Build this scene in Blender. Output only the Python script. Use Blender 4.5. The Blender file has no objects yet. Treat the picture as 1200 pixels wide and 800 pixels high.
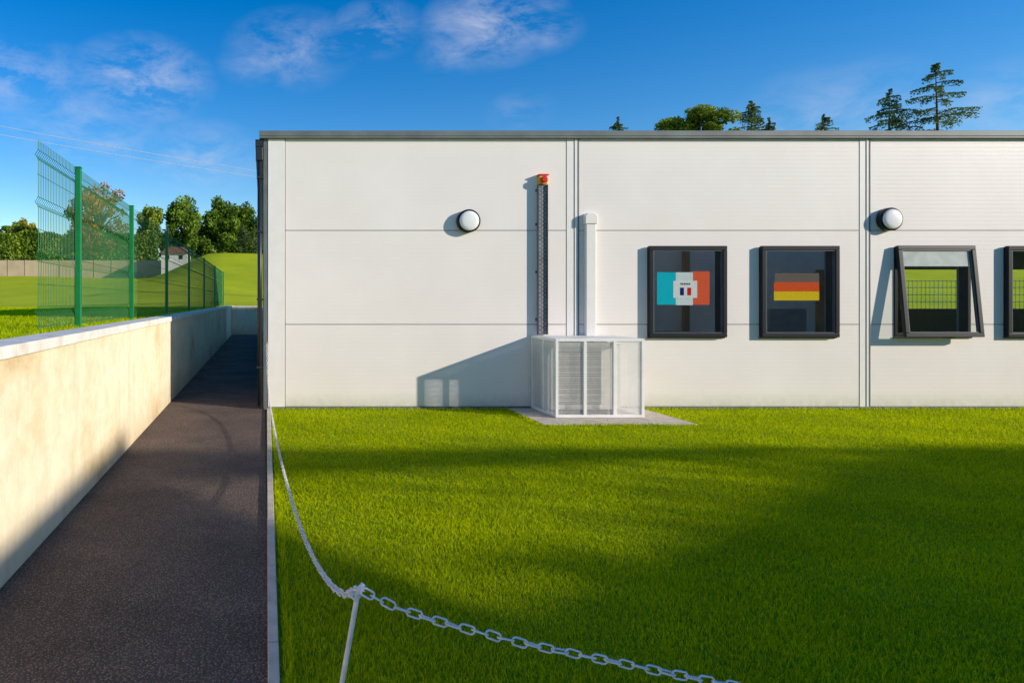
import bpy, math, random, bmesh
import numpy as np
from mathutils import Vector, Matrix
random.seed(7); rng=np.random.default_rng(7)
S=bpy.context.scene; C=S.collection
F=800.0; PX=308.0; PY=352.0; CZ=1.6
YF=10.08
def at(px,py,Y): return ((px-PX)/F*Y, Y, CZ-(py-PY)/F*Y)
WL={}
def props(o,label=None,cat=None,group=None,kind=None):
    if label: o['label']=label
    if cat: o['category']=cat
    if group: o['group']=group
    if kind: o['kind']=kind
    return o
def empty(name,loc,label=None,cat=None,group=None):
    o=bpy.data.objects.new(name,None); C.objects.link(o); o.location=loc; o.empty_display_size=.1
    WL[o.name]=Vector(loc); return props(o,label,cat,group)
class MB:
    def __init__(s): s.v=[]; s.f=[]
    def add(s,vs,fs):
        n=len(s.v); s.v+= [tuple(v) for v in vs]; s.f+=[tuple(i+n for i in f) for f in fs]; return s
    def box(s,x0,x1,y0,y1,z0,z1):
        return s.add([(x0,y0,z0),(x1,y0,z0),(x1,y1,z0),(x0,y1,z0),(x0,y0,z1),(x1,y0,z1),(x1,y1,z1),(x0,y1,z1)],
          [(0,3,2,1),(4,5,6,7),(0,1,5,4),(1,2,6,5),(2,3,7,6),(3,0,4,7)])
    def ring(s,x0,x1,z0,z1,w,y0,y1):
        s.box(x0,x1,y0,y1,z1-w,z1); s.box(x0,x1,y0,y1,z0,z0+w)
        s.box(x0,x0+w,y0,y1,z0+w,z1-w); s.box(x1-w,x1,y0,y1,z0+w,z1-w); return s
    def tube(s,pts,r,n=8,cap=True):
        pts=[Vector(p) for p in pts]; rs=r if isinstance(r,(list,tuple)) else [r]*len(pts)
        base=len(s.v); ref=None
        for i,p in enumerate(pts):
            t=(pts[min(i+1,len(pts)-1)]-pts[max(i-1,0)]).normalized()
            if ref is None: ref=t.orthogonal().normalized()
            a=(ref-t*ref.dot(t)).normalized(); ref=a; b=t.cross(a)
            for k in range(n):
                an=2*math.pi*(k+.5)/n; s.v.append(tuple(p+(a*math.cos(an)+b*math.sin(an))*rs[i]))
        for i in range(len(pts)-1):
            for k in range(n):
                k2=(k+1)%n; s.f.append((base+i*n+k,base+i*n+k2,base+(i+1)*n+k2,base+(i+1)*n+k))
        if cap:
            s.f.append(tuple(base+k for k in range(n))[::-1]); m=base+(len(pts)-1)*n; s.f.append(tuple(m+k for k in range(n)))
        return s
    def prism(s,poly,y0,y1):
        n=len(poly); b=len(s.v)
        s.v+=[(x,y0,z) for x,z in poly]+[(x,y1,z) for x,z in poly]
        s.f.append(tuple(b+i for i in range(n))); s.f.append(tuple(b+n+i for i in range(n))[::-1])
        for i in range(n): j=(i+1)%n; s.f.append((b+i,b+n+i,b+n+j,b+j))
        return s
    def lathe(s,c,prof,n=32):
        b=len(s.v)
        for r,d in prof:
            for k in range(n):
                a=2*math.pi*k/n; s.v.append((c[0]+r*math.cos(a),c[1]+d,c[2]+r*math.sin(a)))
        for i in range(len(prof)-1):
            for k in range(n):
                k2=(k+1)%n; s.f.append((b+i*n+k,b+i*n+k2,b+(i+1)*n+k2,b+(i+1)*n+k))
        s.f.append(tuple(b+k for k in range(n))[::-1]); m=b+(len(prof)-1)*n; s.f.append(tuple(m+k for k in range(n)))
        return s
    def xf(s,fn,start=0):
        s.v=s.v[:start]+[tuple(fn(Vector(v))) for v in s.v[start:]]; return s
    def build(s,name,mat,parent=None,bevel=0,smooth=False):
        off=WL[parent.name] if parent else Vector((0,0,0))
        me=bpy.data.meshes.new(name); me.from_pydata([(v[0]-off[0],v[1]-off[1],v[2]-off[2]) for v in s.v],[],s.f)
        me.materials.append(mat)
        bm=bmesh.new(); bm.from_mesh(me); bmesh.ops.recalc_face_normals(bm,faces=bm.faces); bm.to_mesh(me); bm.free()
        if smooth: me.polygons.foreach_set('use_smooth',[True]*len(me.polygons))
        o=bpy.data.objects.new(name,me); C.objects.link(o); WL[o.name]=off.copy()
        if parent: o.parent=parent
        if bevel:
            m=o.modifiers.new('bevel','BEVEL'); m.width=bevel; m.segments=2; m.limit_method='ANGLE'
        return o
# ---------------------------------------------------------------- materials
def newmat(name):
    m=bpy.data.materials.new(name); m.use_nodes=True; nt=m.node_tree; nt.nodes.clear()
    return m,nt,nt.nodes,nt.links
def noise(N,L,co,scale,detail=4,rough=.6):
    n=N.new('ShaderNodeTexNoise'); n.inputs['Scale'].default_value=scale; n.inputs['Detail'].default_value=detail; n.inputs['Roughness'].default_value=rough
    if co: L.new(co,n.inputs['Vector'])
    return n.outputs['Fac']
def ramp(N,L,fac,stops):
    r=N.new('ShaderNodeValToRGB'); L.new(fac,r.inputs[0]); e=r.color_ramp.elements
    while len(e)<len(stops): e.new(.5)
    for i,(p,c) in enumerate(stops):
        e[i].position=p; e[i].color=(*c,1) if len(c)==3 else c
    return r.outputs[0]
def mixc(N,L,fac,a,b,mode='MIX'):
    m=N.new('ShaderNodeMix'); m.data_type='RGBA'; m.blend_type=mode
    for i,v in ((0,fac),(6,a),(7,b)):
        if isinstance(v,(int,float)): m.inputs[i].default_value=v
        elif isinstance(v,tuple): m.inputs[i].default_value=(*v,1)
        else: L.new(v,m.inputs[i])
    return m.outputs[2]
def mth(N,L,op,a,b=None,clamp=False):
    m=N.new('ShaderNodeMath'); m.operation=op; m.use_clamp=clamp
    for i,v in enumerate((a,b)):
        if v is None: continue
        if isinstance(v,(int,float)): m.inputs[i].default_value=v
        else: L.new(v,m.inputs[i])
    return m.outputs[0]
def mat(name,col,rough=.6,var=.12,scale=6,bump=0,bscale=80,metal=0,col2=None,spec=.4):
    m,nt,N,L=newmat(name); tc=N.new('ShaderNodeTexCoord').outputs['Object']
    b=N.new('ShaderNodeBsdfPrincipled'); out=N.new('ShaderNodeOutputMaterial'); L.new(b.outputs[0],out.inputs[0])
    c2=col2 or tuple(c*(1-var*2) for c in col)
    f=noise(N,L,tc,scale)
    L.new(ramp(N,L,f,[(.3,c2),(.65,col)]),b.inputs['Base Color'])
    b.inputs['Roughness'].default_value=rough; b.inputs['Metallic'].default_value=metal
    b.inputs['Specular IOR Level'].default_value=spec
    if bump:
        bp=N.new('ShaderNodeBump'); bp.inputs['Strength'].default_value=bump; bp.inputs['Distance'].default_value=.01
        L.new(noise(N,L,tc,bscale,3),bp.inputs['Height']); L.new(bp.outputs[0],b.inputs['Normal'])
    return m
def pos(N): return N.new('ShaderNodeNewGeometry').outputs['Position']
def sepz(N,L,v):
    s=N.new('ShaderNodeSeparateXYZ'); L.new(v,s.inputs[0]); return s.outputs
def princ(name):
    m,nt,N,L=newmat(name); b=N.new('ShaderNodeBsdfPrincipled'); o=N.new('ShaderNodeOutputMaterial'); L.new(b.outputs[0],o.inputs[0]); return m,N,L,pos(N),b
def m_clad():
    m,N,L,p,b=princ('white_cladding')
    f=noise(N,L,p,.9,5)
    c=ramp(N,L,f,[(.3,(.83,.765,.71)),(.7,(.88,.82,.765))])
    z=sepz(N,L,p)[2]
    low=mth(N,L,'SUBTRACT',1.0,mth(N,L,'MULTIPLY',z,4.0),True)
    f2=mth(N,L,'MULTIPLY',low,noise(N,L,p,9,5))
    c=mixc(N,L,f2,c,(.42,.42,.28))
    L.new(c,b.inputs['Base Color'])
    w=mth(N,L,'PINGPONG',z,.03); w=mth(N,L,'MULTIPLY',w,33,True); w=mth(N,L,'POWER',w,.35)
    bp=N.new('ShaderNodeBump'); bp.inputs['Strength'].default_value=.16; bp.inputs['Distance'].default_value=.004
    big=noise(N,L,p,1.6,2); hh=mth(N,L,'ADD',w,mth(N,L,'MULTIPLY',big,3.0))
    L.new(hh,bp.inputs['Height']); L.new(bp.outputs[0],b.inputs['Normal'])
    b.inputs['Roughness'].default_value=.42; b.inputs['Specular IOR Level'].default_value=.35
    return m
def m_wall():
    m,N,L,p,b=princ('rendered_wall')
    mp=N.new('ShaderNodeMapping'); L.new(p,mp.inputs[0]); mp.inputs['Scale'].default_value=(1,.7,1)
    f=noise(N,L,mp.outputs[0],1.1,7,.62)
    c=ramp(N,L,f,[(.30,(.55,.38,.18)),(.40,(.74,.59,.36)),(.50,(.82,.70,.49)),(.68,(.86,.76,.56))])
    f2=noise(N,L,p,6,7,.75)
    c=mixc(N,L,.38,c,ramp(N,L,f2,[(.32,(.6,.55,.46)),(.6,(1,1,1))]),'MULTIPLY')
    z=sepz(N,L,p)[2]
    low=mth(N,L,'SUBTRACT',1.0,mth(N,L,'MULTIPLY',z,2.5),True)
    c=mixc(N,L,mth(N,L,'MULTIPLY',low,.4),c,(.36,.24,.12))
    mp2=N.new('ShaderNodeMapping'); L.new(p,mp2.inputs[0]); mp2.inputs['Scale'].default_value=(4,4,.35)
    dr=ramp(N,L,noise(N,L,mp2.outputs[0],1.3,4),[(.58,(0,0,0)),(.74,(1,1,1))])
    c=mixc(N,L,mth(N,L,'MULTIPLY',dr,.28),c,(.38,.27,.15))
    L.new(c,b.inputs['Base Color']); b.inputs['Roughness'].default_value=.9; b.inputs['Specular IOR Level'].default_value=.2
    bp=N.new('ShaderNodeBump'); bp.inputs['Strength'].default_value=.45; bp.inputs['Distance'].default_value=.008
    L.new(mth(N,L,'ADD',noise(N,L,p,45,4),mth(N,L,'MULTIPLY',f2,1.5)),bp.inputs['Height']); L.new(bp.outputs[0],b.inputs['Normal'])
    return m
def m_asphalt():
    m,N,L,p,b=princ('asphalt')
    v=N.new('ShaderNodeTexVoronoi'); v.inputs['Scale'].default_value=70; L.new(p,v.inputs['Vector'])
    c=ramp(N,L,v.outputs['Distance'],[(.05,(.36,.27,.21)),(.45,(.10,.075,.062))])
    c=mixc(N,L,.7,c,ramp(N,L,noise(N,L,p,1.3,6,.65),[(.3,(.5,.47,.46)),(.7,(1.45,1.35,1.27))]),'MULTIPLY')
    c=mixc(N,L,ramp(N,L,noise(N,L,p,120,2),[(.63,(0,0,0)),(.70,(1,1,1))]),c,(.52,.42,.34))
    L.new(c,b.inputs['Base Color']); b.inputs['Roughness'].default_value=.8; b.inputs['Specular IOR Level'].default_value=.25
    bp=N.new('ShaderNodeBump'); bp.inputs['Strength'].default_value=1; bp.inputs['Distance'].default_value=.012
    L.new(mth(N,L,'ADD',v.outputs['Distance'],noise(N,L,p,60,3)),bp.inputs['Height']); L.new(bp.outputs[0],b.inputs['Normal'])
    return m
def m_field(name,a,b_,scale=.6):
    m,N,L,p,b=princ(name)
    c=mixc(N,L,.5,ramp(N,L,noise(N,L,p,scale,6,.7),[(.3,a),(.7,b_)]),ramp(N,L,noise(N,L,p,22,5,.7),[(.3,a),(.7,b_)]))
    L.new(c,b.inputs['Base Color']); b.inputs['Roughness'].default_value=.9; b.inputs['Specular IOR Level'].default_value=.1
    bp=N.new('ShaderNodeBump'); bp.inputs['Strength'].default_value=.8; bp.inputs['Distance'].default_value=.05
    L.new(noise(N,L,p,14,6,.75),bp.inputs['Height']); L.new(bp.outputs[0],b.inputs['Normal'])
    return m
def m_leaf(name,dark,light,trans=.3):
    m,nt,N,L=newmat(name); at_=N.new('ShaderNodeAttribute'); at_.attribute_name='tone'
    c=ramp(N,L,at_.outputs['Fac'],[(0,dark),(1,light)])
    d=N.new('ShaderNodeBsdfDiffuse'); t=N.new('ShaderNodeBsdfTranslucent'); mx=N.new('ShaderNodeMixShader'); mx.inputs[0].default_value=trans
    L.new(c,d.inputs[0]); L.new(c,t.inputs[0]); L.new(d.outputs[0],mx.inputs[1]); L.new(t.outputs[0],mx.inputs[2])
    o=N.new('ShaderNodeOutputMaterial'); L.new(mx.outputs[0],o.inputs[0]); return m
def m_glass():
    m,nt,N,L=newmat('window_glass'); lw=N.new('ShaderNodeLayerWeight'); lw.inputs[0].default_value=.5
    fac=mth(N,L,'ADD',mth(N,L,'MULTIPLY',mth(N,L,'POWER',lw.outputs['Facing'],5.0),.85),.10,True)
    t=N.new('ShaderNodeBsdfTransparent'); t.inputs[0].default_value=(.90,.93,.91,1)
    g=N.new('ShaderNodeBsdfGlossy'); g.inputs['Roughness'].default_value=.02
    mx=N.new('ShaderNodeMixShader'); L.new(fac,mx.inputs[0]); L.new(t.outputs[0],mx.inputs[1]); L.new(g.outputs[0],mx.inputs[2])
    o=N.new('ShaderNodeOutputMaterial'); L.new(mx.outputs[0],o.inputs[0]); return m
CLAD=m_clad(); WALL=m_wall(); ASPH=m_asphalt(); GLASS=m_glass()
TRIM=mat('white_trim',(.86,.82,.77),.4,.03)
SEAM=mat('dark_seam',(.20,.21,.23),.7)
GREYTRIM=mat('grey_metal_trim',(.17,.195,.19),.5,.2,2)
ANTH=mat('anthracite_frame',(.014,.017,.022),.4,.1,spec=.25)
BEAD=mat('grey_bead',(.10,.11,.125),.4,.1)
PIPE=mat('black_pipe',(.025,.028,.032),.35,.1)
CONC=mat('concrete',(.66,.57,.46),.9,.18,7,.4,60,col2=(.46,.39,.31))
COPE=mat('coping',(.82,.78,.71),.85,.15,5,.4,70,col2=(.62,.56,.47))
WHITEM=mat('white_powder_coat',(.90,.88,.84),.4,.05)
GALV=mat('galvanised',(.20,.205,.215),.45,.25,12)
SLOT=mat('slot_light',(.50,.50,.50),.6)
GREEN=mat('green_powder_coat',(.008,.22,.06),.4,.1)
GREEND=mat('green_wire',(.006,.16,.03),.5,.1)
PLAST=mat('white_plastic',(.90,.87,.86),.45,.1,20,col2=(.72,.68,.66))
OPAL=mat('opal_diffuser',(.87,.86,.84),.3,.02)
YEL=mat('yellow_plastic',(.8,.45,.03),.4); RED=mat('red_plastic',(.75,.02,.015),.35)
ACW=mat('ac_casing',(.74,.72,.66),.5,.08); ACD=mat('ac_grille',(.27,.26,.23),.5)
INT=mat('interior_paint',(.92,.87,.76),.8,.05); CEIL=mat('interior_ceiling',(.93,.91,.86),.9,.02); FLOORI=mat('vinyl_floor',(.55,.50,.44),.5)
WOOD=mat('wood_veneer',(.50,.27,.11),.5,.2,3,col2=(.36,.18,.07)); WOODR=mat('rustic_wood',(.55,.42,.29),.85,.1,.6)
BARK=mat('bark',(.11,.08,.055),.9,.3,3)
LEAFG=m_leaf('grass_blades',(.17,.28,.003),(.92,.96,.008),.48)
SOIL=m_field('lawn_soil',(.14,.22,.004),(.34,.42,.01),2)
FIELD=m_field('field_grass',(.32,.42,.010),(.66,.68,.02),.25)
def paper(name,c):
    m,nt,N,L=newmat(name); d=N.new('ShaderNodeBsdfDiffuse'); t=N.new('ShaderNodeBsdfTranslucent'); mx=N.new('ShaderNodeMixShader'); mx.inputs[0].default_value=.12
    tc=N.new('ShaderNodeTexCoord').outputs['Object']
    cc=ramp(N,L,noise(N,L,tc,30,4),[(.3,tuple(x*.85 for x in c)),(.7,c)])
    L.new(cc,d.inputs[0]); L.new(cc,t.inputs[0]); L.new(d.outputs[0],mx.inputs[1]); L.new(t.outputs[0],mx.inputs[2])
    o=N.new('ShaderNodeOutputMaterial'); L.new(mx.outputs[0],o.inputs[0]); return m
# ---------------------------------------------------------------- world, sun, camera
SD=Vector((-1.68,.87,-.616)).normalized()
w=bpy.data.worlds.new('World'); S.world=w; w.use_nodes=True; nt=w.node_tree; nt.nodes.clear(); N=nt.nodes; L=nt.links
sky=N.new('ShaderNodeTexSky'); sky.sky_type='NISHITA'; sky.sun_disc=False; sky.sun_elevation=math.asin(-SD.z); sky.sun_rotation=math.atan2(-SD.x,-SD.y)
sky.air_density=1.0; sky.dust_density=.1; sky.ozone_density=2.3
hs=N.new('ShaderNodeHueSaturation'); hs.inputs['Hue'].default_value=.511; hs.inputs['Saturation'].default_value=1.5; hs.inputs['Value'].default_value=1.38; L.new(sky.outputs[0],hs.inputs['Color'])
co=N.new('ShaderNodeTexCoord').outputs['Generated']
nv=N.new('ShaderNodeVectorMath'); nv.operation='NORMALIZE'; L.new(co,nv.inputs[0]); d=nv.outputs[0]
mask=None
for (px,py,r,s) in [(165,95,.11,.75),(60,85,.07,.35),(235,185,.10,.5),(575,30,.10,.8),(640,38,.05,.45),(535,60,.06,.4),(340,60,.10,.45),(440,35,.07,.45),(10,90,.09,.65),(610,130,.05,.25),(980,135,.11,.35),(1190,120,.08,.4),(300,75,.06,.35),(100,150,.13,.4)]:
    v=Vector(((px-PX)/F,1,(PY-py)/F)).normalized()
    dd=N.new('ShaderNodeVectorMath'); dd.operation='SUBTRACT'; L.new(d,dd.inputs[0]); dd.inputs[1].default_value=v
    sc=N.new('ShaderNodeVectorMath'); sc.operation='MULTIPLY'; L.new(dd.outputs[0],sc.inputs[0]); sc.inputs[1].default_value=(1,1,1.7)
    ln=N.new('ShaderNodeVectorMath'); ln.operation='LENGTH'; L.new(sc.outputs[0],ln.inputs[0])
    q=mth(N,L,'SUBTRACT',1.0,mth(N,L,'DIVIDE',ln.outputs['Value'],r),True); q=mth(N,L,'MULTIPLY',q,s)
    mask=q if mask is None else mth(N,L,'MAXIMUM',mask,q)
mp=N.new('ShaderNodeMapping'); L.new(d,mp.inputs[0]); mp.inputs['Rotation'].default_value=(0,math.radians(24),0); mp.inputs['Scale'].default_value=(6,6,13)
nz=N.new('ShaderNodeTexNoise'); nz.inputs['Scale'].default_value=2.0; nz.inputs['Detail'].default_value=9; nz.inputs['Roughness'].default_value=.66; nz.inputs['Distortion'].default_value=.35; L.new(mp.outputs[0],nz.inputs['Vector'])
cl=mth(N,L,'MULTIPLY',mth(N,L,'SUBTRACT',nz.outputs['Fac'],.40,True),3.2,True)
cl=mth(N,L,'MULTIPLY',cl,mask,True)
cm=mixc(N,L,cl,hs.outputs[0],(5.9,5.9,6.7))
bg=N.new('ShaderNodeBackground'); bg.inputs[1].default_value=.128; L.new(cm,bg.inputs[0])
wo=N.new('ShaderNodeOutputWorld'); L.new(bg.outputs[0],wo.inputs[0])
sl=bpy.data.lights.new('sun','SUN'); sl.energy=5.0; sl.angle=math.radians(.6); sl.color=(1,.90,.76)
so=bpy.data.objects.new('sun',sl); C.objects.link(so); so.rotation_euler=SD.to_track_quat('-Z','Y').to_euler(); so.location=(30,-20,20)
cd=bpy.data.cameras.new('camera'); cam=bpy.data.objects.new('camera',cd); C.objects.link(cam); S.camera=cam
cam.location=(0,0,CZ); cam.rotation_euler=(math.pi/2,0,0); cd.lens=24; cd.sensor_width=36; cd.shift_x=(600-PX)/1200; cd.shift_y=-(400-PY)/1200; cd.clip_end=2000; cd.clip_start=.05
S.view_settings.view_transform='Standard'; S.view_settings.look='None'; S.view_settings.exposure=0
# ---------------------------------------------------------------- ground
def st(o): o['kind']='structure'; return o
def sm(a,b,x):
    t=min(1,max(0,(x-a)/(b-a))); return t*t*(3-2*t)
def hill(x,y):
    base=1.3 if x<3 else 1.3*(1-sm(3,9,x))
    if y<32: return 1.3
    top=4.2+2.6*sm(-13,-5,x)
    t=min(1,max(0,(y-32)/43)); t=t*t*(1.6-.6*t)
    return base+(top-base)*t+.12*math.sin(x*.3+y*.21)*min(1,(y-32)/10)
def grid(name,xs,ys,h,mt):
    v=[(x,y,h(x,y)) for y in ys for x in xs]; n=len(xs)
    f=[(j*n+i,j*n+i+1,(j+1)*n+i+1,(j+1)*n+i) for j in range(len(ys)-1) for i in range(n-1)]
    m=MB(); m.v=v; m.f=f; return m.build(name,mt,smooth=True)
st(MB().add([(-900,-900,-.03),(900,-900,-.03),(900,900,-.03),(-900,900,-.03)],[(0,1,2,3)]).build('ground',SOIL))
xs=[-400,-200,-100,-70]+list(np.arange(-60,100,2.0))+[120,200,400]
st(grid('hills',[float(x) for x in xs],[32.15]+[float(y) for y in np.arange(34,110,2.0)]+[150,250,500,900],hill,FIELD))
st(grid('field',[-400,-100,-50,-30,-20,-12,-8,-5,-3,-1.69],[-40,-10,0,10,20,32.15],lambda x,y:1.3,FIELD))
st(MB().add([(.06,-6,-.004),(40,-6,-.004),(40,YF+.1,-.004),(.06,YF+.1,-.004)],[(0,1,2,3)]).build('lawn',SOIL))
st(MB().add([(-1.47,-6,0),(.03,-6,0),(.03,32.1,0),(-1.47,32.1,0)],[(0,1,2,3)]).build('path',ASPH))
kb=MB()
ya=-6.0
while ya<9.9:
    yb=min(ya+.915,9.98); xo=lambda y:.005+.0055*max(0,y)
    kb.add([(xo(ya+.004),ya+.004,-.05),(xo(ya)+.05,ya+.004,-.05),(xo(yb)+.05,yb-.004,-.05),(xo(yb),yb-.004,-.05),
            (xo(ya),ya+.004,.028),(xo(ya)+.05,ya+.004,.028),(xo(yb)+.05,yb-.004,.028),(xo(yb),yb-.004,.028)],[(0,3,2,1),(4,5,6,7),(0,1,5,4),(1,2,6,5),(2,3,7,6),(3,0,4,7)]); ya=yb
st(kb.build('kerb',CONC,bevel=.004))
st(MB().box(3.6,5.58,8.76,YF,-.05,.016).build('concrete_pad',CONC,bevel=.006))
rw=empty('retaining_wall',(-1.58,14,0),'long cream rendered retaining wall with brown stains along the left of the path','wall')
MB().box(-1.69,-1.46,-5,32.3,-.1,1.27).build('wall_face',WALL,rw)
cp=MB(); y=-5.0
while y<32:
    cp.box(-1.72,-1.44,y+.003,y+2.997,1.27,1.345); y+=3
cp.build('coping',COPE,rw,bevel=.006)
ew=empty('retaining_wall',(0,32.2,0),'low grey wall closing off the far end of the path','wall')
MB().box(-1.44,6,32.0,32.22,-.1,1.27).build('wall_face',WALL,ew)
MB().box(-1.42,6,31.97,32.25,1.27,1.34).build('coping',COPE,ew,bevel=.006)
# ---------------------------------------------------------------- building
B=empty('modular_building',(0,YF,0),'long flat roofed modular classroom clad in white panels with dark framed windows','building')
Z0,ZJ1,ZJ2,ZT=.04,1.247,2.633,3.98
WX=[6.24,7.89,9.88,11.50]; WW=.565; WZ0,WZ1=1.07,2.39
holes=[(x-WW,x+WW) for x in WX]
bays=[(.335,4.475),(4.665,8.80),(8.96,13.10),(13.27,17.4),(17.57,22)]
for b0,b1 in bays:
    for z0,z1 in ((Z0,ZJ1-.005),(ZJ1+.005,ZJ2-.005),(ZJ2+.005,ZT)):
        m=MB(); cuts=[h for h in holes if b0<h[0]<b1]
        if z1<WZ0 or z0>WZ1: cuts=[]
        if not cuts: m.box(b0,b1,YF,YF+.06,z0,z1)
        else:
            ha,hb=max(z0,WZ0),min(z1,WZ1); x=b0
            for c0,c1 in cuts:
                m.box(x,c0,YF,YF+.06,z0,z1)
                if ha>z0: m.box(c0,c1,YF,YF+.06,z0,ha)
                if hb<z1: m.box(c0,c1,YF,YF+.06,hb,z1)
                x=c1
            m.box(x,b1,YF,YF+.06,z0,z1)
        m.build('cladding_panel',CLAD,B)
m=MB(); x=.02
for c0,c1 in holes:
    m.box(x,c0,YF+.065,YF+.2,0,ZT); m.box(c0,c1,YF+.065,YF+.2,0,WZ0); m.box(c0,c1,YF+.065,YF+.2,WZ1,ZT); x=c1
m.box(x,22,YF+.065,YF+.2,0,ZT); m.build('backing_wall',SEAM,B)
MB().box(.075,.325,YF-.012,YF+.05,.03,ZT).build('corner_trim',TRIM,B,bevel=.004)
MB().box(.012,.07,YF-.004,YF+.05,.03,ZT).build('corner_trim',GREYTRIM,B)
MB().box(0,.2,YF+.055,28,0,ZT).build('side_wall',CLAD,B)
for j0,j1 in ((4.475,4.665),(8.80,8.96),(13.10,13.27),(17.4,17.57)):
    w_=(j1-j0)
    MB().box(j0+.010,j0+w_*.60,YF-.006,YF+.05,.03,ZT).build('joint_trim',TRIM,B)
    MB().box(j0+w_*.66,j1-.024,YF-.014,YF+.05,.03,ZT).build('joint_trim',TRIM,B)
    MB().box(j1-.019,j1-.003,YF-.018,YF+.05,.03,ZT).build('joint_seam',SEAM,B)
MB().box(.02,22,YF-.02,YF+.03,-.01,.035).build('base_trim',GREYTRIM,B)
MB().box(-.05,22.1,YF-.06,YF+.05,ZT,ZT+.03).box(-.05,22.1,YF-.05,YF+.05,ZT+.034,ZT+.115).build('roof_trim',GREYTRIM,B,bevel=.006)
MB().box(-.05,.15,YF+.055,28.05,ZT,ZT+.115).build('roof_trim',GREYTRIM,B)
SKX0,SKX1,SKY0,SKY1=4.6,12.0,10.5,12.2  # roof opening added to let more daylight into the dark interior
MB().box(.15,22.1,YF+.055,SKY0,ZT,ZT+.07).box(.15,22.1,SKY1,28.05,ZT,ZT+.07).box(.15,SKX0,SKY0,SKY1,ZT,ZT+.07).box(SKX1,22.1,SKY0,SKY1,ZT,ZT+.07).build('roof',GREYTRIM,B)
MB().add([(SKX0,SKY0,ZT+.08),(SKX1,SKY0,ZT+.08),(SKX1,SKY1,ZT+.08),(SKX0,SKY1,ZT+.08)],[(0,1,2,3)]).build('added_skylight',GLASS,B)
MB().box(.2,12.4,27.8,28,0,ZT).box(12.4,12.6,18.2,27.8,0,ZT).build('rear_wall',INT,B)
m=MB(); m.box(12.6,22,18,18.2,0,1.38).box(12.6,22,18,18.2,2.42,ZT); m.box(12.6,13,18,18.2,1.38,2.42); m.box(21.5,22,18,18.2,1.38,2.42)
for q in (14.6,16.75,18.75,20.6): m.box(q,q+.06,18,18.2,1.38,2.42)
m.build('rear_wall',INT,B)
MB().box(22,22.15,YF,18.2,0,ZT).build('side_wall',CLAD,B)
MB().box(.2,22,YF+.2,18,.0,.12).build('floor',FLOORI,B)
MB().box(.2,22,YF+.2,SKY0,2.85,2.95).box(.2,22,SKY1,18,2.85,2.95).box(.2,SKX0,SKY0,SKY1,2.85,2.95).box(SKX1,22,SKY0,SKY1,2.85,2.95).build('ceiling',CEIL,B)
MB().box(SKX0,SKX1,SKY0-.05,SKY0,2.95,ZT).box(SKX0,SKX1,SKY1,SKY1+.05,2.95,ZT).box(SKX0-.05,SKX0,SKY0,SKY1,2.95,ZT).box(SKX1,SKX1+.05,SKY0,SKY1,2.95,ZT).build('added_skylight_shaft',CEIL,B)
MB().box(.2,11.1,12.3,12.42,.12,2.85).build('partition_wall',INT,B)
MB().box(9.95,10.75,12.24,12.29,.12,2.15).build('door',WOOD,B)
MB().box(7.55,7.63,12.2,12.29,.12,2.85).build('column',WOOD,B)
MB().box(6.0,7.7,12.0,12.29,1.0,1.05).build('shelf',WOOD,B)
MB().box(6.2,7.5,12.0,12.28,.12,.99).build('cupboard',mat('cupboard_grey',(.3,.3,.29),.7),B)
MB().box(9.1,9.75,12.25,12.29,1.05,1.45).build('notice_board',mat('board_grey',(.35,.34,.32),.8),B)
def window(x,opened):
    fr=MB().ring(x-WW+.003,x+WW-.003,WZ0+.003,WZ1-.003,.045,YF-.015,YF+.12).build('window',ANTH,B,bevel=.004)
    MB().box(x-WW-.01,x+WW+.01,YF-.022,YF+.01,WZ0-.025,WZ0-.006).build('sill',ANTH,fr)
    a=math.radians(5.6) if opened else 0; hy,hz=YF-.02,WZ1
    def rot(v):
        dy,dz=v.y-hy,v.z-hz; return Vector((v.x,hy+dy*math.cos(a)+dz*math.sin(a),hz-dy*math.sin(a)+dz*math.cos(a)))
    s0,s1=x-WW-.005,x+WW+.005
    MB().ring(s0,s1,WZ0-.01,WZ1+.01,.060,YF-.075,YF-.022).xf(rot).build('sash',ANTH,fr,bevel=.007)
    MB().ring(s0+.062,s1-.062,WZ0+.052,WZ1-.052,.012,YF-.064,YF-.030).xf(rot).build('glazing_bead',BEAD,fr)
    a0,a1,z0,z1=s0+.074,s1-.074,WZ0+.064,WZ1-.064
    MB().add([(a0,YF-.052,z0),(a1,YF-.052,z0),(a1,YF-.052,z1),(a0,YF-.052,z1)],[(0,1,2,3)]).xf(rot).build('pane',GLASS,fr)
    if opened:
        MB().box(a0+.01,a1-.01,YF-.044,YF-.038,z1-.23,z1-.005).xf(rot).build('blind',mat('blind',(.82,.82,.80),.8),fr)
for i,x in enumerate(WX): window(x,i==2)
dp=MB().tube([(-.045,YF+.02,3.7),(-.045,YF+.02,.04)],.035,14).build('downpipe',PIPE,B,smooth=True)
MB().box(-.105,.0,YF-.04,YF+.09,3.66,3.86).build('hopper',PIPE,dp,bevel=.01)
for z in (.6,1.6,2.6,3.4): MB().box(-.09,.01,YF-.02,YF+.05,z,z+.03).build('bracket',PIPE,dp)
MB().box(-.11,-.002,YF-.02,28,3.87,3.97).build('gutter',PIPE,B)
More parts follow.
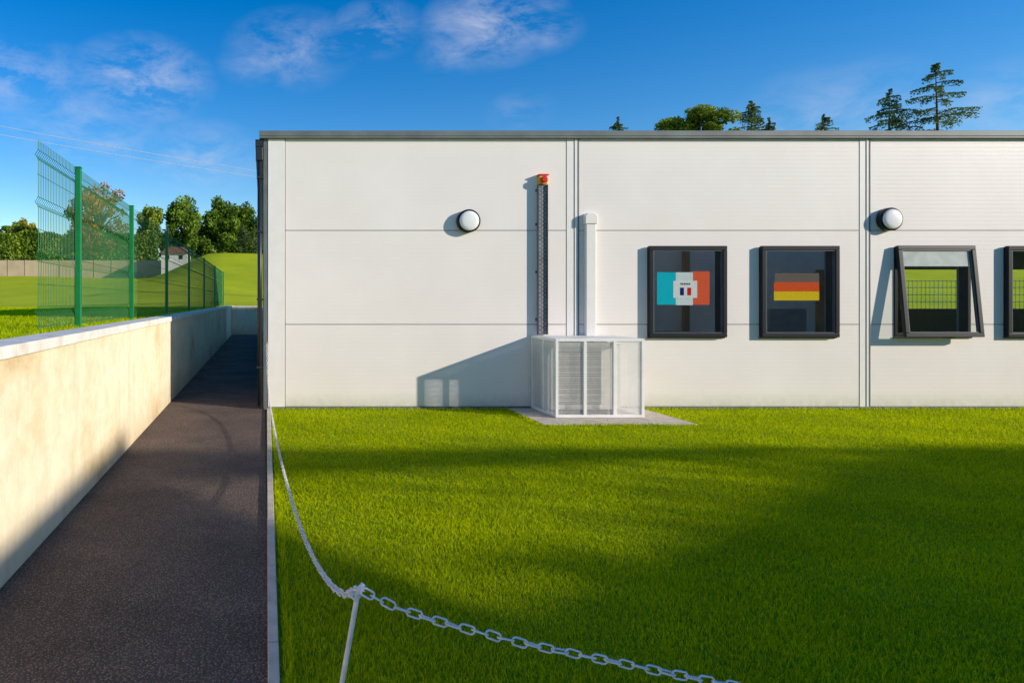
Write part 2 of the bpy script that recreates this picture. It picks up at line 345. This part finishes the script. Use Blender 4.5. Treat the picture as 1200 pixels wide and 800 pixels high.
# ---------------------------------------------------------------- wall fixtures
for px,py,lab in ((549,259,'round white bulkhead light high on the blank left wall panels'),(1043,257,'round white bulkhead light high above the open tilted window')):
    x,_,z=at(px,py,YF-.06); e=empty('bulkhead_light',(x,YF,z),lab,'wall light','bulkhead lights along the wall')
    MB().lathe((x,YF,z),[(.15,0),(.17,-.02),(.17,-.085),(.155,-.098),(.146,-.098)]).build('base',ANTH,e)
    MB().lathe((x,YF,z),[(.142,-.09),(.142,-.104),(.13,-.116),(.09,-.124),(.04,-.127),(.005,-.128)],n=48).build('diffuser',OPAL,e,smooth=True)
tx=(634.5-PX)/79.4; zt=CZ+(352-217)/79.4; zb=1.1
e=empty('cable_tray',(tx,YF,1.1),'narrow perforated grey metal cable tray running up the wall under the red button','cable tray')
MB().box(tx-.066,tx+.066,YF-.045,YF-.041,zb,zt).box(tx-.070,tx-.066,YF-.075,YF-.02,zb,zt).box(tx+.066,tx+.070,YF-.075,YF-.02,zb,zt).build('tray',GALV,e)
m=MB(); z=zb+.04
while z<zt-.04:
    for xx,zz in ((-.04,0),(.04,0),(0,.03)):
        m.box(tx+xx-.008,tx+xx+.008,YF-.049,YF-.0455,z+zz-.007,z+zz+.007)
    z+=.06
m.build('slot',SLOT,e)['kind']='stuff'
for z in (1.3,2.0,2.7,3.2): MB().box(tx-.09,tx+.09,YF-.02,YF-.001,z,z+.04).build('bracket',GALV,e)
bx_,_,bz=at(636.5,211,YF-.06)
e=empty('emergency_button',(bx_,YF,bz),'small yellow box with red push button at the top of the cable tray','button')
MB().box(bx_-.062,bx_+.062,YF-.08,YF-.002,bz-.062,bz+.062).build('box',YEL,e,bevel=.008)
MB().lathe((bx_,YF-.08,bz),[(.03,0),(.03,-.02),(.05,-.022),(.05,-.036),(.035,-.045)]).build('button',RED,e)
MB().box(bx_-.075,bx_+.075,YF-.09,YF-.004,bz+.064,bz+.085).build('cover',RED,e,bevel=.003)
x0,x1=(683-PX)/79.4,(697-PX)/79.4
e=empty('pipe_trunking',((x0+x1)/2,YF,1.1),'white plastic pipe trunking rising from the cage to a capped top','trunking')
MB().box(x0+.012,x1-.012,YF-.08,YF-.001,1.05,2.72).build('duct',TRIM,e,bevel=.012)
MB().prism([(x0-.005,2.72),(x1+.005,2.72),(x1+.005,2.84),(x1-.03,2.88),(x0+.03,2.88),(x0-.005,2.84)],YF-.095,YF-.001).build('end_cap',TRIM,e,bevel=.01)
# ---------------------------------------------------------------- cage + condenser
cx0,cx1,cy0,cy1,cz1=3.95,5.15,9.21,10.05,1.085
cg=empty('security_cage',((cx0+cx1)/2,(cy0+cy1)/2,.016),'white welded mesh cage on a concrete pad around the outdoor unit','cage')
m=MB(); t=.038; zb=.02
for x in (cx0,cx1-t):
    for y in (cy0,cy1-t): m.box(x,x+t,y,y+t,zb,cz1)
for z in (zb,cz1-t):
    for y in (cy0,cy1-t): m.box(cx0+t,cx1-t,y,y+t,z,z+t)
    for x in (cx0,cx1-t): m.box(x,x+t,cy0+t,cy1-t,z,z+t)
for k in (1,2):
    xx=cx0+(cx1-cx0)*k/3; m.box(xx-t/2,xx+t/2,cy0,cy0+t,zb+t,cz1-t)
    m.box(xx-.012,xx+.012,cy0+t,cy1-t,cz1-.03,cz1-.005)
m.box(cx0,cx0+t,(cy0+cy1)/2-t/2,(cy0+cy1)/2+t/2,zb+t,cz1-t)
m.build('frame',WHITEM,cg,bevel=.003)
def meshpanel(kind,a0,a1,b0,b1,c,sa,sb,ra=.0028):
    m=MB(); a=a0
    while a<=a1:
        if kind=='front': m.box(a-ra,a+ra,c,c+.002,b0,b1)
        if kind=='side': m.box(c,c+.002,a-ra,a+ra,b0,b1)
        if kind=='top': m.box(a-ra,a+ra,b0,b1,c,c+.002)
        a+=sa
    b=b0+sb/2
    while b<=b1:
        if kind=='front': m.box(a0,a1,c+.002,c+.004,b-.0015,b+.0015)
        if kind=='side': m.box(c+.002,c+.004,a0,a1,b-.0015,b+.0015)
        if kind=='top': m.box(a0,a1,b-.0015,b+.0015,c-.002,c)
        b+=sb
    return m
for k in range(3):
    xa=cx0+(cx1-cx0)*k/3+.02; xb=cx0+(cx1-cx0)*(k+1)/3-.02
    meshpanel('front',xa,xb,zb+t,cz1-t,cy0+.02,.0127,.076,.0015 if k<2 else .0030).build('mesh_panel',WHITEM,cg)
for c in (cx0+.018,cx1-.022):
    for ya,yb in ((cy0+t,(cy0+cy1)/2-.02),((cy0+cy1)/2+.02,cy1-t)):
        meshpanel('side',ya,yb,zb+t,cz1-t,c,.0127,.076,.0017).build('mesh_panel',WHITEM,cg)
meshpanel('top',cx0+t,cx1-t,cy0+t,cy1-t,cz1-.004,.0127,.076,.0032).build('mesh_panel',WHITEM,cg)
ac=empty('condenser_unit',(4.5,9.75,.02),'pale air conditioning condenser with dark fan grille inside the white cage','air conditioner')
MB().box(4.02,4.98,9.49,9.9,.08,1.0).build('casing',ACW,ac,bevel=.015)
MB().box(4.06,4.70,9.482,9.489,.16,.94).build('fan_opening',ACD,ac)
m=MB(); z=.18
while z<.93: m.box(4.07,4.69,9.462,9.468,z,z+.009); z+=.024
m.build('fan_grille',ACW,ac)
MB().box(4.15,4.25,9.5,9.95,.017,.08).build('foot',ACD,ac); MB().box(4.8,4.9,9.5,9.95,.017,.08).build('foot',ACD,ac)
MB().tube([(4.85,9.9,.6),(4.85,10.0,.8),(4.82,10.0,1.02)],.025,8).build('pipe',PIPE,ac)
# ---------------------------------------------------------------- flags on the glass
def rect(m,pa,pb,y):
    (xa,_,za),(xb,_,zb_)=at(*pa,y),at(*pb,y); m.add([(xa,y,zb_),(xb,y,zb_),(xb,y,za),(xa,y,za)],[(0,1,2,3)]); return m
yp=YF-.044
e=empty('flag_poster',at(800,338,yp),'teal, white and red french flag poster taped inside the left window','poster','flag posters in the windows')
rect(MB(),(770,319),(792,357),yp).build('teal_stripe',paper('p_teal',(.01,.62,.78)),e)
rect(MB(),(792,319),(812,357.5),yp).build('white_stripe',paper('p_white',(.86,.93,.95)),e)
rect(MB(),(812,318),(831.5,357),yp).build('red_stripe',paper('p_red',(.98,.15,.06)),e)
rect(MB(),(789,329),(817,349),yp-.002).build('white_sheet',paper('p_sheet',(.97,.97,.97)),e)
PB=paper('p_blue',(.01,.02,.22)); PR=paper('p_r2',(.8,.03,.02))
rect(MB(),(797,337),(801.5,346),yp-.0035).build('small_blue_band',PB,e)
rect(MB(),(805.5,337),(810,346),yp-.0035).build('small_red_band',PR,e)
m=MB()
for k in range(6): rect(m,(797.5+k*2.0,331.6),(798.8+k*2.0,333.6),yp-.0035)
m.build('lettering',paper('p_ink',(.06,.06,.08)),e)
e=empty('flag_poster',at(933,336,yp),'black, red and yellow german flag poster taped inside the second window','poster','flag posters in the windows')
rect(MB(),(908,320),(960,330.6),yp).build('black_stripe',paper('p_black',(.22,.17,.15)),e)
rect(MB(),(907,330.6),(960,341.5),yp).build('red_stripe',paper('p_gred',(.95,.13,.03)),e)
rect(MB(),(907,341.5),(960,352),yp).build('yellow_stripe',paper('p_gyel',(.98,.68,.02)),e)
# ---------------------------------------------------------------- green fences
fn=empty('mesh_fence',(-2,7.4,1.3),'tall green weldmesh fence on steel posts behind the cream wall','fence')
posts=[7.4,10.4,14.2,18.5,23.3,28.5,34.5]
for y in posts:
    MB().box(-2.03,-1.97,y-.03,y+.03,1.28,3.03).build('post',GREEN,fn,bevel=.004)
    MB().box(-2.034,-1.966,y-.034,y+.034,3.03,3.045).build('post_cap',GREEN,fn)
def fx(z):
    for zf in (1.5,2.0,2.5,2.93):
        if abs(z-zf)<.045: return .03*(1-abs(z-zf)/.045)
    return 0
ys=[6.2]+posts
for i in range(len(ys)-1):
    m=MB(); y=ys[i]+.02; X=-2.045
    zs=[1.34,1.455,1.5,1.545,1.955,2.0,2.045,2.455,2.5,2.545,2.885,2.93,2.975,3.06]
    rr=.0032; sp=.05 if i<2 else .1
    while y<ys[i+1]-.01:
        m.tube([(X-fx(z),y,z) for z in zs],rr,4); y+=sp
    for z in [1.36,1.455,1.545,1.75,1.955,2.045,2.25,2.455,2.545,2.75,2.885,2.975]:
        m.tube([(X-fx(z)-.004,ys[i]+.01,z),(X-fx(z)-.004,ys[i+1]-.01,z)],rr,4)
    m.build('mesh_panel',GREEND,fn)
cf=empty('mesh_fence',(27,24,0),'green mesh fence beyond the building, glimpsed through the open window','fence')
for i in range(8):
    x=20+i*2.4; MB().box(x-.03,x+.03,23.97,24.03,-.03,2.35).build('post',GREEN,cf)
    if i<7:
        m=MB()
        q=x+.1
        while q<x+2.36: m.box(q-.006,q+.006,23.94,23.95,.05,2.3); q+=.15
        for z in (.1,.5,.9,1.3,1.55,1.8,2.05,2.28): m.box(x+.04,x+2.36,23.952,23.965,z-.018,z+.018)
        m.build('mesh_panel',GREEND,cf)
# ---------------------------------------------------------------- chain and stake
px_,py_=.274,1.9
sp=empty('chain_post',(px_-.055,py_,0),'thin leaning pale metal stake with a hooked top holding up the chain','post')
MB().tube([(px_-.16,py_-.01,-.05),(px_-.012,py_,.772),(px_-.004,py_,.80),(px_+.006,py_,.812)],.0072,10).build('stake',PLAST,sp,smooth=True)
MB().tube([(px_-.022,py_,.79),(px_-.03,py_-.012,.782),(px_-.02,py_-.02,.775),(px_-.005,py_-.014,.785)],.0042,8).build('hook',PLAST,sp,smooth=True)
def spline(P,step=.004):
    P=[Vector(p) for p in P]; out=[]
    for i in range(len(P)-1):
        p0=P[max(i-1,0)];p1=P[i];p2=P[i+1];p3=P[min(i+2,len(P)-1)]; n=max(2,int((p2-p1).length/step))
        for k in range(n):
            t=k/n; out.append(.5*((2*p1)+(p2-p0)*t+(2*p0-5*p1+4*p2-p3)*t*t+(3*p1-p0-3*p2+p3)*t**3))
    out.append(P[-1]); return out
def xl(y): return .268-.0255*(y-1.9)
left=[(xl(y),y,z) for y,z in ((10.0,.97),(9.85,.66),(9.5,.42),(8.8,.27),(7.6,.19),(6.2,.175),(5,.215),(4,.29),(3.2,.40),(2.6,.53),(2.2,.655),(1.9,.795))]
right=[at(a,b,1.9) for a,b in ((424,692),(445,703),(475,715),(520,729.5),(600,750),(700,771),(840,799))]+[(1.6,1.9,.47),(2.0,1.9,.44),(2.5,1.9,.48),(3.0,1.9,.66),(3.2,1.9,.79)]
path=spline(left+right[1:])
m=MB(); pitch=.038; acc=0; nxt=0; k=0
def link(m,c,t,side,Lh=.0220,Wh=.0108,r=.0029):
    t=t.normalized(); s=(side-t*side.dot(t)).normalized(); u=t.cross(s); P=[]
    for q in range(14):
        a=2*math.pi*(q+.5)/14; ca,sa=math.cos(a),math.sin(a)
        l=(Lh-Wh)*(1 if ca>0 else -1)+Wh*ca; P.append((c+t*l+s*Wh*sa, t*ca+s*sa))
    b=len(m.v)
    for p,nrm in P:
        nrm=nrm.normalized()
        for j in range(6):
            a=2*math.pi*j/6; m.v.append(tuple(p+nrm*math.cos(a)*r+u*math.sin(a)*r))
    for q in range(14):
        q2=(q+1)%14
        for j in range(6):
            j2=(j+1)%6; m.f.append((b+q*6+j,b+q*6+j2,b+q2*6+j2,b+q2*6+j))
for i in range(1,len(path)):
    acc+=(path[i]-path[i-1]).length
    if acc>=nxt:
        t=path[i]-path[i-1]; up=Vector((0,0,1)); sd=t.cross(up).normalized()
        ang=math.radians(8 if k%2 else -82)+random.uniform(-.25,.25); up2=sd.cross(t).normalized()
        link(m,path[i]+Vector((0,0,random.uniform(-.001,.001))),t+Vector((random.uniform(-.08,.08),0,random.uniform(-.08,.08)))*t.length,sd*math.cos(ang)+up2*math.sin(ang)); nxt+=pitch; k+=1
o=m.build('chain',PLAST,smooth=True); props(o,'white plastic link chain sagging from the building corner over the stake and across the lawn','chain')
# ---------------------------------------------------------------- grass blades
def blades(name,X,Y,Z,h,wd,mt,label):
    n=len(X); az=rng.uniform(0,2*np.pi,n); lean=rng.uniform(.1,.75,n)*h; la=rng.uniform(0,2*np.pi,n)
    dx,dy=np.cos(az)*wd/2,np.sin(az)*wd/2; lx,ly=np.cos(la)*lean,np.sin(la)*lean
    V=np.zeros((n,5,3),np.float32)
    V[:,0]=np.stack([X-dx,Y-dy,Z],1); V[:,1]=np.stack([X+dx,Y+dy,Z],1)
    V[:,2]=np.stack([X+dx*.8+lx*.35,Y+dy*.8+ly*.35,Z+h*.6],1); V[:,3]=np.stack([X-dx*.8+lx*.35,Y-dy*.8+ly*.35,Z+h*.6],1)
    V[:,4]=np.stack([X+lx,Y+ly,Z+h],1)
    me=bpy.data.meshes.new(name); me.vertices.add(n*5); me.vertices.foreach_set('co',V.ravel())
    base=(np.arange(n)*5)[:,None]; idx=np.concatenate([base+np.array([[0,1,2,3]]),base+np.array([[3,2,4]])],1).ravel()
    me.loops.add(n*7); me.loops.foreach_set('vertex_index',idx.astype(np.int32))
    ls=(np.arange(n)*7)[:,None]+np.array([[0,4]]); me.polygons.add(n*2); me.polygons.foreach_set('loop_start',ls.ravel().astype(np.int32))
    me.update(calc_edges=True); me.validate()
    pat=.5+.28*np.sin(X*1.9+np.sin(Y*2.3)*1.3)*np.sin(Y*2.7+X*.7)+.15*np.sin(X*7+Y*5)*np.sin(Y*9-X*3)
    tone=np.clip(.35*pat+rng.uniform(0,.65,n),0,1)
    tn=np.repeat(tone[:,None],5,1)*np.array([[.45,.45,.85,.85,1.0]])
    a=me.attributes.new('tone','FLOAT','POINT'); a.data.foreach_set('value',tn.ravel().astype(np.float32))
    me.materials.append(mt); o=bpy.data.objects.new(name,me); C.objects.link(o); props(o,label,'grass',kind='stuff'); return o
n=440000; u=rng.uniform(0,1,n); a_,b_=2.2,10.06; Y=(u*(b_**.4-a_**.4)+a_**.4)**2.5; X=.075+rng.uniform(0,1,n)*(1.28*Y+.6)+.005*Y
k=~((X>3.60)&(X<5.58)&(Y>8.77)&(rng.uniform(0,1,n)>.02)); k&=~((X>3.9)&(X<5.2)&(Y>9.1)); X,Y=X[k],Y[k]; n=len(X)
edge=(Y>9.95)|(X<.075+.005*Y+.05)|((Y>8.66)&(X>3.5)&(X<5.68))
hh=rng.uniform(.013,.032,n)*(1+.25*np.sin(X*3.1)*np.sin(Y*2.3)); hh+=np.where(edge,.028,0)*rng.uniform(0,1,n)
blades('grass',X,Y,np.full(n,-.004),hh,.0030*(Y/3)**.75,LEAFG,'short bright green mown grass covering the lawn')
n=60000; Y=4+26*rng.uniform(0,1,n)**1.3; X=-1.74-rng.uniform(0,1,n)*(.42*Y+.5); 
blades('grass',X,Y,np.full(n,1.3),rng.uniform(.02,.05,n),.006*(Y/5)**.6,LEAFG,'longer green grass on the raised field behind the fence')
# ---------------------------------------------------------------- trees
def leafmesh(name,P,size,tone,mt,parent,flat=0):
    n=len(P); A=rng.normal(size=(n,3)); A/=np.linalg.norm(A,axis=1)[:,None]; Bv=rng.normal(size=(n,3)); 
    if flat: A[:,2]*=(1-flat); Bv[:,2]*=(1-flat)
    Bv-=A*np.sum(A*Bv,1)[:,None]/np.sum(A*A,1)[:,None]; Bv/=np.linalg.norm(Bv,axis=1)[:,None]
    s=(size*rng.uniform(.6,1.3,n))[:,None]; off=np.array(WL[parent.name])[None,:]
    V=np.stack([P-A*s-off,P+Bv*s*.55-off,P+A*s-off,P-Bv*s*.55-off],1).astype(np.float32)
    me=bpy.data.meshes.new(name); me.vertices.add(n*4); me.vertices.foreach_set('co',V.ravel()); me.loops.add(n*4); me.loops.foreach_set('vertex_index',np.arange(n*4,dtype=np.int32))
    me.polygons.add(n); me.polygons.foreach_set('loop_start',np.arange(0,n*4,4,dtype=np.int32)); me.update(calc_edges=True)
    a=me.attributes.new('tone','FLOAT','POINT'); a.data.foreach_set('value',np.repeat(np.clip(tone,0,1),4).astype(np.float32))
    me.materials.append(mt); o=bpy.data.objects.new(name,me); C.objects.link(o); o.parent=parent; WL[o.name]=WL[parent.name].copy(); return o
def broad(px0,px1,pyt,Y,mt,label,n=7000,size=.22,group=None,zb=None,low=.25,ncl=34,name='broadleaf_tree',c0=.14,c1=.28):
    x=((px0+px1)/2-PX)/F*Y; rx=(px1-px0)/2/F*Y; zt=CZ+(PY-pyt)/F*Y; z0=hill(x,Y) if zb is None else zb
    e=empty(name,(x,Y,z0),label,'tree',group); H=zt-z0; zc=z0+H*(1+low)/2; rz=H*(1-low)/2
    m=MB(); m.tube([(x,Y,z0-.2),(x+.1,Y,z0+H*.3),(x-.1,Y+.1,z0+H*.6),(x,Y,z0+H*.85)],[H*.03,H*.024,H*.014,H*.004],8)
    P=[];T=[]
    for i in range(ncl):
        v=rng.normal(size=3); v/=np.linalg.norm(v); r=rng.uniform(.25,.9)**.6; c=np.array([x+v[0]*rx*r,Y+v[1]*rx*r,zc+v[2]*rz*r])
        m.tube([(x,Y,z0+H*rng.uniform(.25,.6)),tuple((np.array([x,Y,zc])+c)/2+np.array([0,0,-.2])),tuple(c)],[H*.012,H*.007,H*.002],5)
        cr=rng.uniform(c0,c1); k=max(20,int(n/ncl*(cr/.22)**2)); q=rng.normal(size=(k,3)); q/=np.linalg.norm(q,axis=1)[:,None]; q*=(rng.uniform(.15,1.3,k)**.5)[:,None]
        P.append(c+q*np.array([rx,rx,rz])*cr*np.array([1,1,.85])); T.append(np.clip(rng.uniform(.15,.75)+q[:,2]*.25+rng.uniform(-.2,.2,k),0,1))
    m.build('trunk',BARK,e); leafmesh('crown',np.concatenate(P),size,np.concatenate(T),mt,e); return e
def conifer(px,w,pyt,Y,mt,label,n=6000,size=.2,group=None,gap=.9,lean=0,name='conifer_tree',droop=.25):
    x=(px-PX)/F*Y; R=w/2/F*Y; zt=CZ+(PY-pyt)/F*Y; z0=hill(x,Y); H=zt-z0; sc=Y/56
    e=empty(name,(x,Y,z0),label,'tree',group)
    m=MB(); m.tube([(x,Y,z0-.2),(x,Y,z0+H*.5),(x+lean,Y,zt)],[H*.016+.05,H*.009+.03,.02],8)
    P=[];T=[]; z=zt-.2; Hc=min(H*.85,R*5.5)
    while z>zt-Hc:
        dpt=(zt-z)/R; rl=R*min(1.0,(dpt/1.35)**.8+.04)*(1+.15*math.sin(z*3)); f=(zt-z)/Hc
        nb=rng.integers(4,7); a0=rng.uniform(0,6.28)
        for b in range(nb):
            a=a0+b*6.28/nb+rng.uniform(-.4,.4); ln=rl*rng.uniform(.4,1.18); zz=z+rng.uniform(-.3,.3)*sc
            xt=x+lean*max(0,1-f*2)
            tip=np.array([xt+math.cos(a)*ln,Y+math.sin(a)*ln,zz-ln*droop+ln*.12]); base=np.array([xt,Y,zz])
            mid=(tip+base)/2+np.array([0,0,ln*.08]); m.tube([tuple(base),tuple(mid),tuple(tip)],[.05*sc,.03*sc,.01],4)
            k=int(32+n/280*ln/sc*3); t=rng.uniform(.1,1.08,k)**.75; c=base[None]*((1-t)**2)[:,None]+2*mid[None]*(t*(1-t))[:,None]+tip[None]*(t**2)[:,None]
            sd=np.array([-math.sin(a),math.cos(a),0]); wd=ln*.28*(1-t*.5)
            c=c+sd[None]*(rng.uniform(-1,1,k)*wd)[:,None]+np.stack([np.zeros(k),np.zeros(k),(-rng.uniform(0,1,k)**2*.45+.06)*sc],1)
            P.append(c); T.append(np.clip(rng.uniform(.1,.6)+rng.uniform(-.25,.35,k),0,1))
        z-=gap*sc*rng.uniform(.6,1.3)*(.55+.5*f)
    m.build('trunk',BARK,e); leafmesh('crown',np.concatenate(P),size*sc,np.concatenate(T),mt,e,flat=.3); return e
LD=m_leaf('leaf_dark',(.035,.09,.012),(.26,.38,.05)); LM=m_leaf('leaf_mid',(.07,.15,.02),(.38,.48,.06)); LA=m_leaf('leaf_autumn',(.22,.11,.035),(.66,.36,.10))
LY=m_leaf('leaf_yellow',(.2,.22,.02),(.70,.62,.07)); LC=m_leaf('needle',(.04,.09,.035),(.26,.34,.12)); LP=m_leaf('needle_warm',(.04,.09,.012),(.36,.42,.05))
GT='trees behind the building'; YT=86
broad(776,860,123,YT,LP,'dense green and golden tree crown showing above the middle of the roof',26000,.2,GT,low=.55,ncl=90,c0=.12,c1=.24)
conifer(724,20,139,YT,LC,'small tip of a conifer showing just over the roof left of the golden crown',3000,.085,GT,.5)
conifer(881,34,120,YT+2,LC,'bluish conifer just right of the dense golden crown above the roof',6000,.085,GT,.65)
conifer(901,18,140,YT+1,LC,'short conifer top touching the right side of the bluish conifer',2500,.085,GT,.5)
conifer(966,28,134,YT+1,LC,'lone little conifer top above the second bay of the roof',3500,.085,GT,.5)
conifer(1042,66,106,YT+2,LC,'broad drooping conifer just left of the tallest one',8000,.09,GT,1.05)
conifer(1100,86,78,YT,LC,'tallest conifer above the roof with sparse layered branches',9500,.09,GT,1.3,lean=-.4)
GL='trees beyond the field'
broad(-14,30,262,82,LM,'green tree at the far left edge above the hedge',7000,.2,GL,low=.3,ncl=44)
broad(12,44,252,84,LY,'yellowing small tree beside the green one at the far left',6000,.18,GL,low=.3)
broad(74,154,213,78,LA,'tall thin leaved autumn tree with reddish brown foliage behind the fence',15000,.17,GL,low=.15,ncl=90,c0=.10,c1=.2)
broad(158,194,237,80,LM,'narrow mid green tree between the autumn tree and the big dark one',7000,.18,GL,low=.05,ncl=44)
broad(186,252,227,82,LD,'big dark green tree behind the white house',16000,.2,GL,low=-.1,ncl=80)
broad(234,292,233,84,LD,'big dark green tree right of the one behind the white house',15000,.2,GL,low=-.1,ncl=80)
broad(262,324,229,86,LD,'dark green tree nearest the building corner',15000,.2,GL,low=-.1,ncl=80)
conifer(284,20,264,76,LC,'small pale conifer in front of the dark trees near the corner',4000,.09,GL,.5)
conifer(298,14,268,75,LC,'thin dark sapling next to the building corner',2500,.08,GL,.5)
def hedge(x0,x1,y,z0,z1,mt,label):
    e=empty('hedge',((x0+x1)/2,y,z0),label,'hedge'); n=30000
    P=np.stack([rng.uniform(x0,x1,n),y+rng.uniform(-.9,.6,n),z0+(z1-z0)*rng.uniform(0,1,n)**.7],1)
    P[:,2]+=.18*np.sin(P[:,0]*.9)+.12*np.sin(P[:,0]*2.3)
    leafmesh('foliage',P,.26,np.clip(rng.uniform(.1,.7,n)+.25*np.sin(P[:,0]*1.3),0,1),mt,e)
    x=x0+.7
    while x<x1: MB().tube([(x,y,z0-.2),(x,y,z1-.4)],[.08,.03],5).build('stem',BARK,e); x+=2.2
HGY=77.4
hx0,hx1=at(-30,0,HGY)[0],at(184,0,HGY)[0]
hedge(hx0,hx1,HGY,at(0,308,HGY)[2],at(0,274,HGY)[2],LM,'long clipped green hedge above the timber fence on the left skyline')
tf=empty('timber_fence',(at(95,0,76)[0],76,at(0,324,76)[2]),'long low brown timber fence below the hedge at the far side of the field','fence')
m=MB(); x=at(-30,0,76)[0]; xe=at(178,0,76)[0]; z0,z1=at(0,327,76)[2],at(0,305,76)[2]
while x<xe: m.box(x,x+1.78,76,76.05,z0,z1); m.box(x+1.8,x+1.9,75.95,76.08,z0,z1+.05); x+=1.92
m.build('boards',WOODR,tf)
HY=72
hx=at(204,0,HY)[0]; hz=hill(hx,HY+2); he=empty('bungalow',(hx,HY,hz),'small white bungalow with a reddish dark roof far beyond the field','house')
w2=at(219,0,HY)[0]-hx; zr=at(0,297,HY)[2]; MB().box(hx-w2,hx+w2,HY,HY+4,hz-1,zr).build('wall',mat('house_white',(.8,.77,.73),.7,.03),he)
MB().add([(hx-w2-.2,HY-.3,zr),(hx+w2+.2,HY-.3,zr),(hx+w2+.2,HY+4.3,zr),(hx-w2-.2,HY+4.3,zr),(hx-w2+.5,HY+2,zr+.85),(hx+w2-.5,HY+2,zr+.85)],[(0,1,5,4),(1,2,5),(2,3,4,5),(3,0,4),(0,3,2,1)]).build('roof',mat('slate',(.34,.15,.10),.7),he)
for q in (-.9,.5): MB().box(hx+q,hx+q+.4,HY-.03,HY-.005,zr-.6,zr-.2).build('window',ANTH,he)
POLE=mat('pole_wood',(.28,.22,.17),.9)
a=at(0,147,40); b=at(300,202,40); a2=at(0,157,40); b2=at(300,209,40)
def ext(p,q,t): return tuple(p[i]+(q[i]-p[i])*t for i in range(3))
e=empty('utility_pole',ext(a,b,1.35)[:2]+(2,),'wooden utility pole standing behind the building carrying the overhead wires','pole')
p=ext(a,b,1.35); MB().tube([(p[0],40.1,1.5),(p[0],40.1,p[2]+.5)],[.15,.11],10).build('shaft',POLE,e); MB().box(p[0]-.06,p[0]+.06,39.2,41,p[2]-.05,p[2]+.07).build('crossarm',POLE,e)
WIRE=mat('wire',(.75,.74,.74),.5)
for (u1,u2,lab) in ((a,b,'upper thin overhead wire crossing the sky at the left'),(a2,b2,'lower thin overhead wire crossing the sky at the left')):
    P=[]
    for i in range(25):
        t=-1.0+2.35*i/24; q=ext(u1,u2,t); P.append((q[0],q[1],q[2]-.25*math.sin(math.pi*min(1,max(0,(t+1)/2.35)))+.2))
    o=MB().tube(P,.013,5).build('overhead_wire',WIRE,None); props(o,lab,'wire','overhead wires')
# ---------------------------------------------------------------- unseen screen and leaves behind the camera, shaped to cast the lawn shadow
BR=mat('pale_brick',(.42,.34,.27),.9,.2,3)
e=empty('shadow_screen',(24,-4,0),'thin pale screen with a gap behind the viewer, shaped to cast the lawn shadow','building')
MB().prism([(6,0),(40,0),(40,8.2),(27.8,8.1),(27.8,7.9),(20,6.22),(15.6,5.3),(13.3,5.62),(6,3.0)],-4.1,-4.0).build('screen_lower',BR,e)
MB().prism([(27.8,8.1),(19.9,8.0),(13.3,5.62),(15.6,5.3),(18.6,7.15),(20.5,7.35),(27.8,7.95)],-4.1,-4.0).build('screen_band',GREYTRIM,e)
e=empty('broadleaf_tree',(23,-5,0),'loose leaf cards on a trunk behind the viewer, added to soften the shadow edges','tree')  # unseen leaves strung along the screen edges to feather its shadow
m=MB(); m.tube([(23,-5,0),(23,-5,4),(22.5,-5,6.2)],[.3,.2,.06],8); P=[]
def along(p,q,n,sg,amp=.12):
    t=rng.uniform(0,1,n); wob=amp*np.sin(t*19+p[0])+amp*.6*np.sin(t*47)
    x=p[0]+(q[0]-p[0])*t; z=p[1]+(q[1]-p[1])*t+wob+rng.normal(size=n)*sg; P.append(np.stack([x,np.full(n,-4.5)+rng.normal(size=n)*.3,z],1))
along((16.2,5.5),(26.5,7.55),620,.20); along((20,7.3),(27,7.8),160,.12); along((20.5,8.0),(36,8.15),900,.11)
P=np.concatenate(P)
for q in range(0,600,60): m.tube([(23,-5,4.2),tuple(P[q]-np.array([0,0,.2]))],[.06,.015],4)
m.build('trunk',BARK,e); leafmesh('crown',P,.085,rng.uniform(0,1,len(P)),LM,e)
